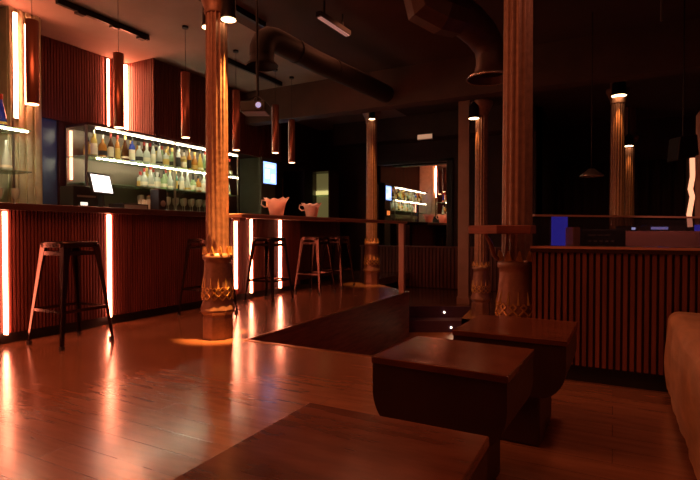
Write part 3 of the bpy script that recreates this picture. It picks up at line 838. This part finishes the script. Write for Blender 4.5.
lt = thing('ceiling_batten', 'short dim pinkish light batten on the dark ceiling', 'light', (-2.6, 4.25, 2.99), math.radians(-3))
MB().box((-0.03, 0, 0), (0.03, 0.58, 0.05)).build('housing', M['black'], lt)
MB().box((-0.022, 0.02, -0.012), (0.022, 0.56, 0)).build('tube', emit('dim_tube', (1, .45, .38), 0.22), lt)
b = MB(); b.box((-0.006, 0.1, 0.05), (0.006, 0.112, CZ - 2.99)); b.box((-0.006, 0.45, 0.05), (0.006, 0.462, CZ - 2.99)); b.build('hanger', M['black'], lt)
hr = thing('hanging_rod', 'thin pale rod hanging from the dark ceiling at top right', 'rod', (0.40, 5.9, 2.97))
MB().lathe([(0.012, 0), (0.012, CZ - 2.97)], 8).build('rod', M['steel'], hr)
MB().lathe([(0.0, -0.01), (0.014, 0.0)], 8, cap=False).build('tip', M['steel'], hr)
ex = thing('exit_sign', 'small dim lit sign box above the far doorway', 'sign', (-3.30, 9.38, 2.72))
MB().box((-0.16, 0, -0.06), (0.16, 0.05, 0.06)).build('housing', M['grey_plastic'], ex, bevel=0.004)
MB().box((-0.15, -0.004, -0.045), (0.15, 0, 0.045)).build('lit_face', M['exit_sign'], ex)

dl = thing('dome_lamp', 'small silvery dome lamp hanging beyond the parapet', 'lamp', (-0.22, 5.9, 1.45))
MB().lathe([(0.12, 0), (0.115, 0.015), (0.07, 0.045), (0.03, 0.08)], 20).build('shade', M['steel'], dl)
MB().lathe([(0.004, 0.08), (0.004, CZ - 1.45)], 6).build('cord', M['black'], dl)

hs = thing('hanging_speaker', 'small dark box speaker hanging before the salmon tube on the far right', 'speaker', (0.56, 5.6, 1.52), 0.5)
b = MB(); b.prism([(-0.10, 0.0), (0.10, 0.05), (0.08, 0.24), (-0.08, 0.22)], -0.08, 0.08, axis='y'); b.build('housing', M['black'], hs, bevel=0.008)
MB().lathe([(0.007, 0.2), (0.007, CZ - 1.52)], 6).build('hanging_rod', M['black'], hs)
# ------------------------------------------------------------------ parapet, glass guard and equipment beyond
PY = 3.13
pa = thing('slatted_parapet', 'low dark parapet wall of vertical wooden slats behind the sofa', 'partition', (-0.43, PY, 0))
MB().box((0, 0.022, 0.10), (3.6, 0.20, 0.745)).build('core', M['groove'], pa)
b = MB(); x = 0.0
while x < 3.58: b.box((x, 0, 0.10), (x + 0.021, 0.022, 0.745)); x += 0.034
b.build('slat_front', M['slat_dark'], pa)
MB().box((0, 0.04, 0), (3.6, 0.20, 0.10)).build('kick_board', M['kick'], pa)
MB().box((-0.01, -0.012, 0.745), (3.61, 0.22, 0.78)).build('cap_rail', M['bar_top'], pa, bevel=0.004)
MB().box((-0.01, -0.016, 0.768), (3.61, -0.0125, 0.782)).build('nosing', M['copper_edge'], pa)

gd = thing('glass_guard', 'long clear glass screen with thin metal top edge behind the parapet', 'glass screen', (-0.46, 3.42, 0), math.atan2(1.15, 1.06))
MB().box((0, 0, 0), (1.75, 0.012, 0.965)).build('glass_panel', M['guard_glass'], gd)
MB().box((0, -0.004, 0.965), (1.75, 0.016, 0.978)).build('top_edge', M['copper_edge'], gd)

dk = thing('booth_desk', 'pale reddish desk with raised panel beyond the parapet', 'desk', (0.32, 4.9, 0), math.radians(24))
MB().box((-0.34, -0.01, 0.0), (0.34, 0.02, 0.87)).build('front_panel', M['desk'], dk, bevel=0.004)
MB().box((-0.34, 0.02, 0.84), (0.34, 0.4, 0.87)).build('desk_top', M['desk'], dk, bevel=0.004)
MB().box((-0.30, -0.02, 0.70), (0.30, -0.01, 0.84)).build('inset_panel', M['desk'], dk)
am = thing('sound_mixer', 'low dark mixer with a blue glowing display on the booth desk', 'mixer', (0.30, 5.10, 0.871), math.radians(24))
MB().box((-0.26, -0.08, 0), (0.22, 0.12, 0.045)).build('housing', M['plastic'], am, bevel=0.004)
MB().box((-0.06, -0.084, 0.012), (0.08, -0.08, 0.034)).build('display', emit('mixer_display', (0.15, 0.35, 1.0), 0.7), am)
MB().box((-0.22, -0.084, 0.010), (-0.19, -0.08, 0.03)).build('indicator', emit('mixer_dot', (0.4, 0.6, 1.0), 1.5), am)
ra = thing('sound_amplifier', 'black boxy amplifier with faint markings left of the booth desk', 'amplifier', (-0.10, 4.36, 0.0), math.radians(20))
MB().box((-0.13, 0, 0.0), (0.19, 0.35, 0.74)).build('rack_case', M['plastic'], ra, bevel=0.005)
MB().box((-0.135, -0.01, 0.742), (0.19, 0.3, 0.885)).build('body', M['plastic'], ra, bevel=0.012)
b = MB()
for k, (x0, x1) in enumerate(((-.09, -.03), (-.02, .02), (.03, .07))): b.box((x0, -0.012, 0.835), (x1, -0.0105, 0.842))
for k in range(5): b.box((-.09 + k * .042, -0.012, 0.785), (-.065 + k * .042, -0.0105, 0.797))
b.build('marking', M['grey_plastic'], ra)
MB().box((-0.20, -0.005, 0.742), (-0.145, 0.2, 0.90)).build('side_box', M['post'], ra, bevel=0.004)
bp_ = thing('blue_light_panel', 'upright panel glowing blue between the thick column and the amplifier', 'light', (-0.41, 4.60, 0), math.radians(25))
MB().box((-0.065, 0, 0.72), (0.065, 0.02, 1.0)).build('lit_panel', M['blue_glow'], bp_)
MB().box((-0.07, 0.02, 0), (0.07, 0.05, 1.0)).build('stand', M['plastic'], bp_)
bp2 = thing('blue_lit_post', 'pale post glowing blue at its foot at the right picture edge', 'post', (0.76, 5.95, 0))
MB().lathe([(0.06, 0.9), (0.06, 2.0), (0.03, 2.05)], 16).build('post', M['pillar'], bp2)
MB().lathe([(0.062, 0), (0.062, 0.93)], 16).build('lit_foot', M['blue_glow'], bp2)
spot('booth_blue_light', (0.35, 5.4, 1.3), (0.35, 5.2, 0.8), 1.2, (0.15, 0.2, 1.0), 120)
cl = thing('wall_light', 'tall wavy-edged salmon light tube on the far wall at right', 'light', (1.33, 11.92, 0.95))
MB().tube([(0, 0, 0.0), (-0.02, 0, 0.25), (0.03, 0, 0.6), (-0.005, 0, 0.75), (0.03, 0, 1.0), (0.02, 0, 1.36)], 0.045, 10).build('tube', emit('far_salmon_tube', (1, .38, .2), 1.3), cl)
MB().box((-0.08, 0.045, -0.02), (0.10, 0.07, 1.4)).build('backing', M['black'], cl)
cu = MB()
n = 60
vs = []; fs = []
for k in range(n + 1):
    x = -1.1 + 2.3 * k / n; y = 11.80 + 0.035 * math.sin(k * 1.25)
    vs += [(x, y, 0.02), (x, y, 2.3), (x, y + 0.02, 0.02), (x, y + 0.02, 2.3)]
for k in range(n):
    a = 4 * k; fs += [(a, a+4, a+5, a+1), (a+2, a+3, a+7, a+6), (a+1, a+5, a+7, a+3), (a, a+2, a+6, a+4)]
cu.add(vs, fs, 0, True)
tag(cu.build('curtain', M['curtain']), 'long dark pleated curtain across the far wall beyond the parapet', 'curtain')

# ------------------------------------------------------------------ block tables
def make_table(loc, w, d, h, rot, label):
    t = thing('block_table', label, 'table', loc, rot, 'curved-sided block tables')
    b = MB().box((-w/2, -d/2, h - 0.022), (w/2, d/2, h)); b.build('table_top', M['table'], t, bevel=0.003)
    prof = [(w/2 - 0.004, h - 0.022)]
    hw = w/2 - 0.004; n = 12; zb = 0.215; r_ = 0.125
    for k in range(n + 1):
        a = PI / 2 * k / n
        prof.append((hw - r_ * 0.8 * (1 - math.cos(a)), zb + r_ * (1 - math.sin(a))))
    poly = prof + [(-x, z) for x, z in reversed(prof)]
    th = 0.018
    b = MB().prism(poly, -d/2 + 0.004, -d/2 + 0.004 + th, axis='y'); b.build('end_panel', M['table_side'], t)
    b = MB().prism(poly, d/2 - 0.004 - th, d/2 - 0.004, axis='y'); b.build('end_panel', M['table_side'], t)
    for sg in (1, -1):
        vs = []; fs = []
        for k, (x, z) in enumerate(prof):
            for (xx, yy) in ((x, -d/2 + .004 + th), (x, d/2 - .004 - th), (x - .014, d/2 - .004 - th), (x - .014, -d/2 + .004 + th)): vs.append((sg * xx, yy, z))
        for k in range(len(prof) - 1):
            a = 4 * k
            for i in range(4): fs.append((a+i, a+(i+1) % 4, a+4+(i+1) % 4, a+4+i))
        fs += [(0,1,2,3), tuple(range(len(vs)-1, len(vs)-5, -1))]
        m = MB().add(vs, fs, 0, True); o = m.build('curved_side', M['table_side'], t)
        o.data.set_sharp_from_angle(angle=math.radians(40))
    MB().box((-hw + .10, -d/2 + .05, 0), (hw - .10, d/2 - .05, zb + 0.004)).build('plinth', M['table_side'], t, bevel=0.01)
    return t
make_table((-0.44, 0.815, 0), 0.435, 0.435, 0.45, 0.0, 'nearest block table, its top cut off by the bottom picture edge')
make_table((-0.482, 1.69, 0), 0.45, 0.39, 0.45, math.radians(-3), 'middle block table showing its dark curved-sided end panel')
make_table((-0.375, 2.30, 0), 0.45, 0.47, 0.45, math.radians(-1), 'farthest block table in front of the thick column')

# ------------------------------------------------------------------ sofa
sf = thing('leather_bench', 'brown leather bench seat against the slatted parapet at the right edge', 'sofa', (0.27, 0, 0))
def cushion(x0, x1, y0, y1, z0, z1, r=0.05, seed=1, nx=14, ny=44, amp=0.012):
    random.seed(seed)
    vs = []; fs = []
    def sup(u):  # superellipse-like edge mapping
        return u
    ring = []
    # cross-section (x,z) rounded rectangle
    sec = []
    for cx, cz, a0 in ((x1 - r, z1 - r, 0), (x0 + r, z1 - r, 90), (x0 + r * .5, z0 + r * .5, 180), (x1 - r * .5, z0 + r * .5, 270)):
        rr = r if a0 < 180 else r * .5
        for k in range(7):
            a = math.radians(a0 + 90 * k / 6); sec.append((cx + rr * math.cos(a), cz + rr * math.sin(a)))
    # resample with extra points along the edges
    pts = []
    for i in range(len(sec)):
        p, q = sec[i], sec[(i + 1) % len(sec)]
        L_ = math.dist(p, q); m = max(1, int(L_ / 0.03))
        for k in range(m): pts.append((p[0] + (q[0]-p[0]) * k / m, p[1] + (q[1]-p[1]) * k / m))
    cxm, czm = (x0 + x1) / 2, (z0 + z1) / 2
    ys = []
    for j in range(ny + 1):
        ys.append(y0 + (y1 - y0) * j / ny)
    ys = [y0, y0 + .006, y0 + .02, y0 + .04] + ys[2:-2] + [y1 - .04, y1 - .02, y1 - .006, y1]
    N = len(pts)
    for j, y in enumerate(ys):
        e = min(y - y0, y1 - y); ins = 0.03 * (1 - min(1, e / 0.04)) ** 2
        for (x, z) in pts:
            dx, dz = x - cxm, z - czm
            k = 1 - ins / max(abs(dx), abs(dz), .05)
            w = amp * (math.sin(y * 21 + z * 9) * .5 + math.sin(y * 47 + x * 31 + 1.3) * .3 + math.sin(y * 9 + 2 + z * 20) * .6)
            nx_ = -1 if x < x0 + r else (1 if x > x1 - r else 0); nz_ = 1 if z > z1 - r else 0
            bulge = 0.014 * math.sin(PI * (z - z0) / (z1 - z0)) if nx_ else 0
            vs.append((cxm + dx * k + nx_ * (w + bulge), y, czm + dz * k + nz_ * w * .7))
    for j in range(len(ys) - 1):
        for i in range(N):
            i2 = (i + 1) % N
            fs.append((j*N+i, j*N+i2, (j+1)*N+i2, (j+1)*N+i))
    fs.append(tuple(reversed(range(N)))); fs.append(tuple((len(ys)-1)*N + i for i in range(N)))
    return MB().add(vs, fs, 0, True)
cushion(-0.02, 0.68, -0.9, 3.095, 0.03, 0.455, 0.05, 3, ny=140, amp=0.005).build('upholstery', M['leather'], sf)
for yy in (-0.8, 1.1, 2.95):
    for xx in (0.08, 0.6): MB().box((xx - 0.025, yy - .025, 0), (xx + 0.025, yy + .025, 0.04)).build('foot', M['plastic'], sf)
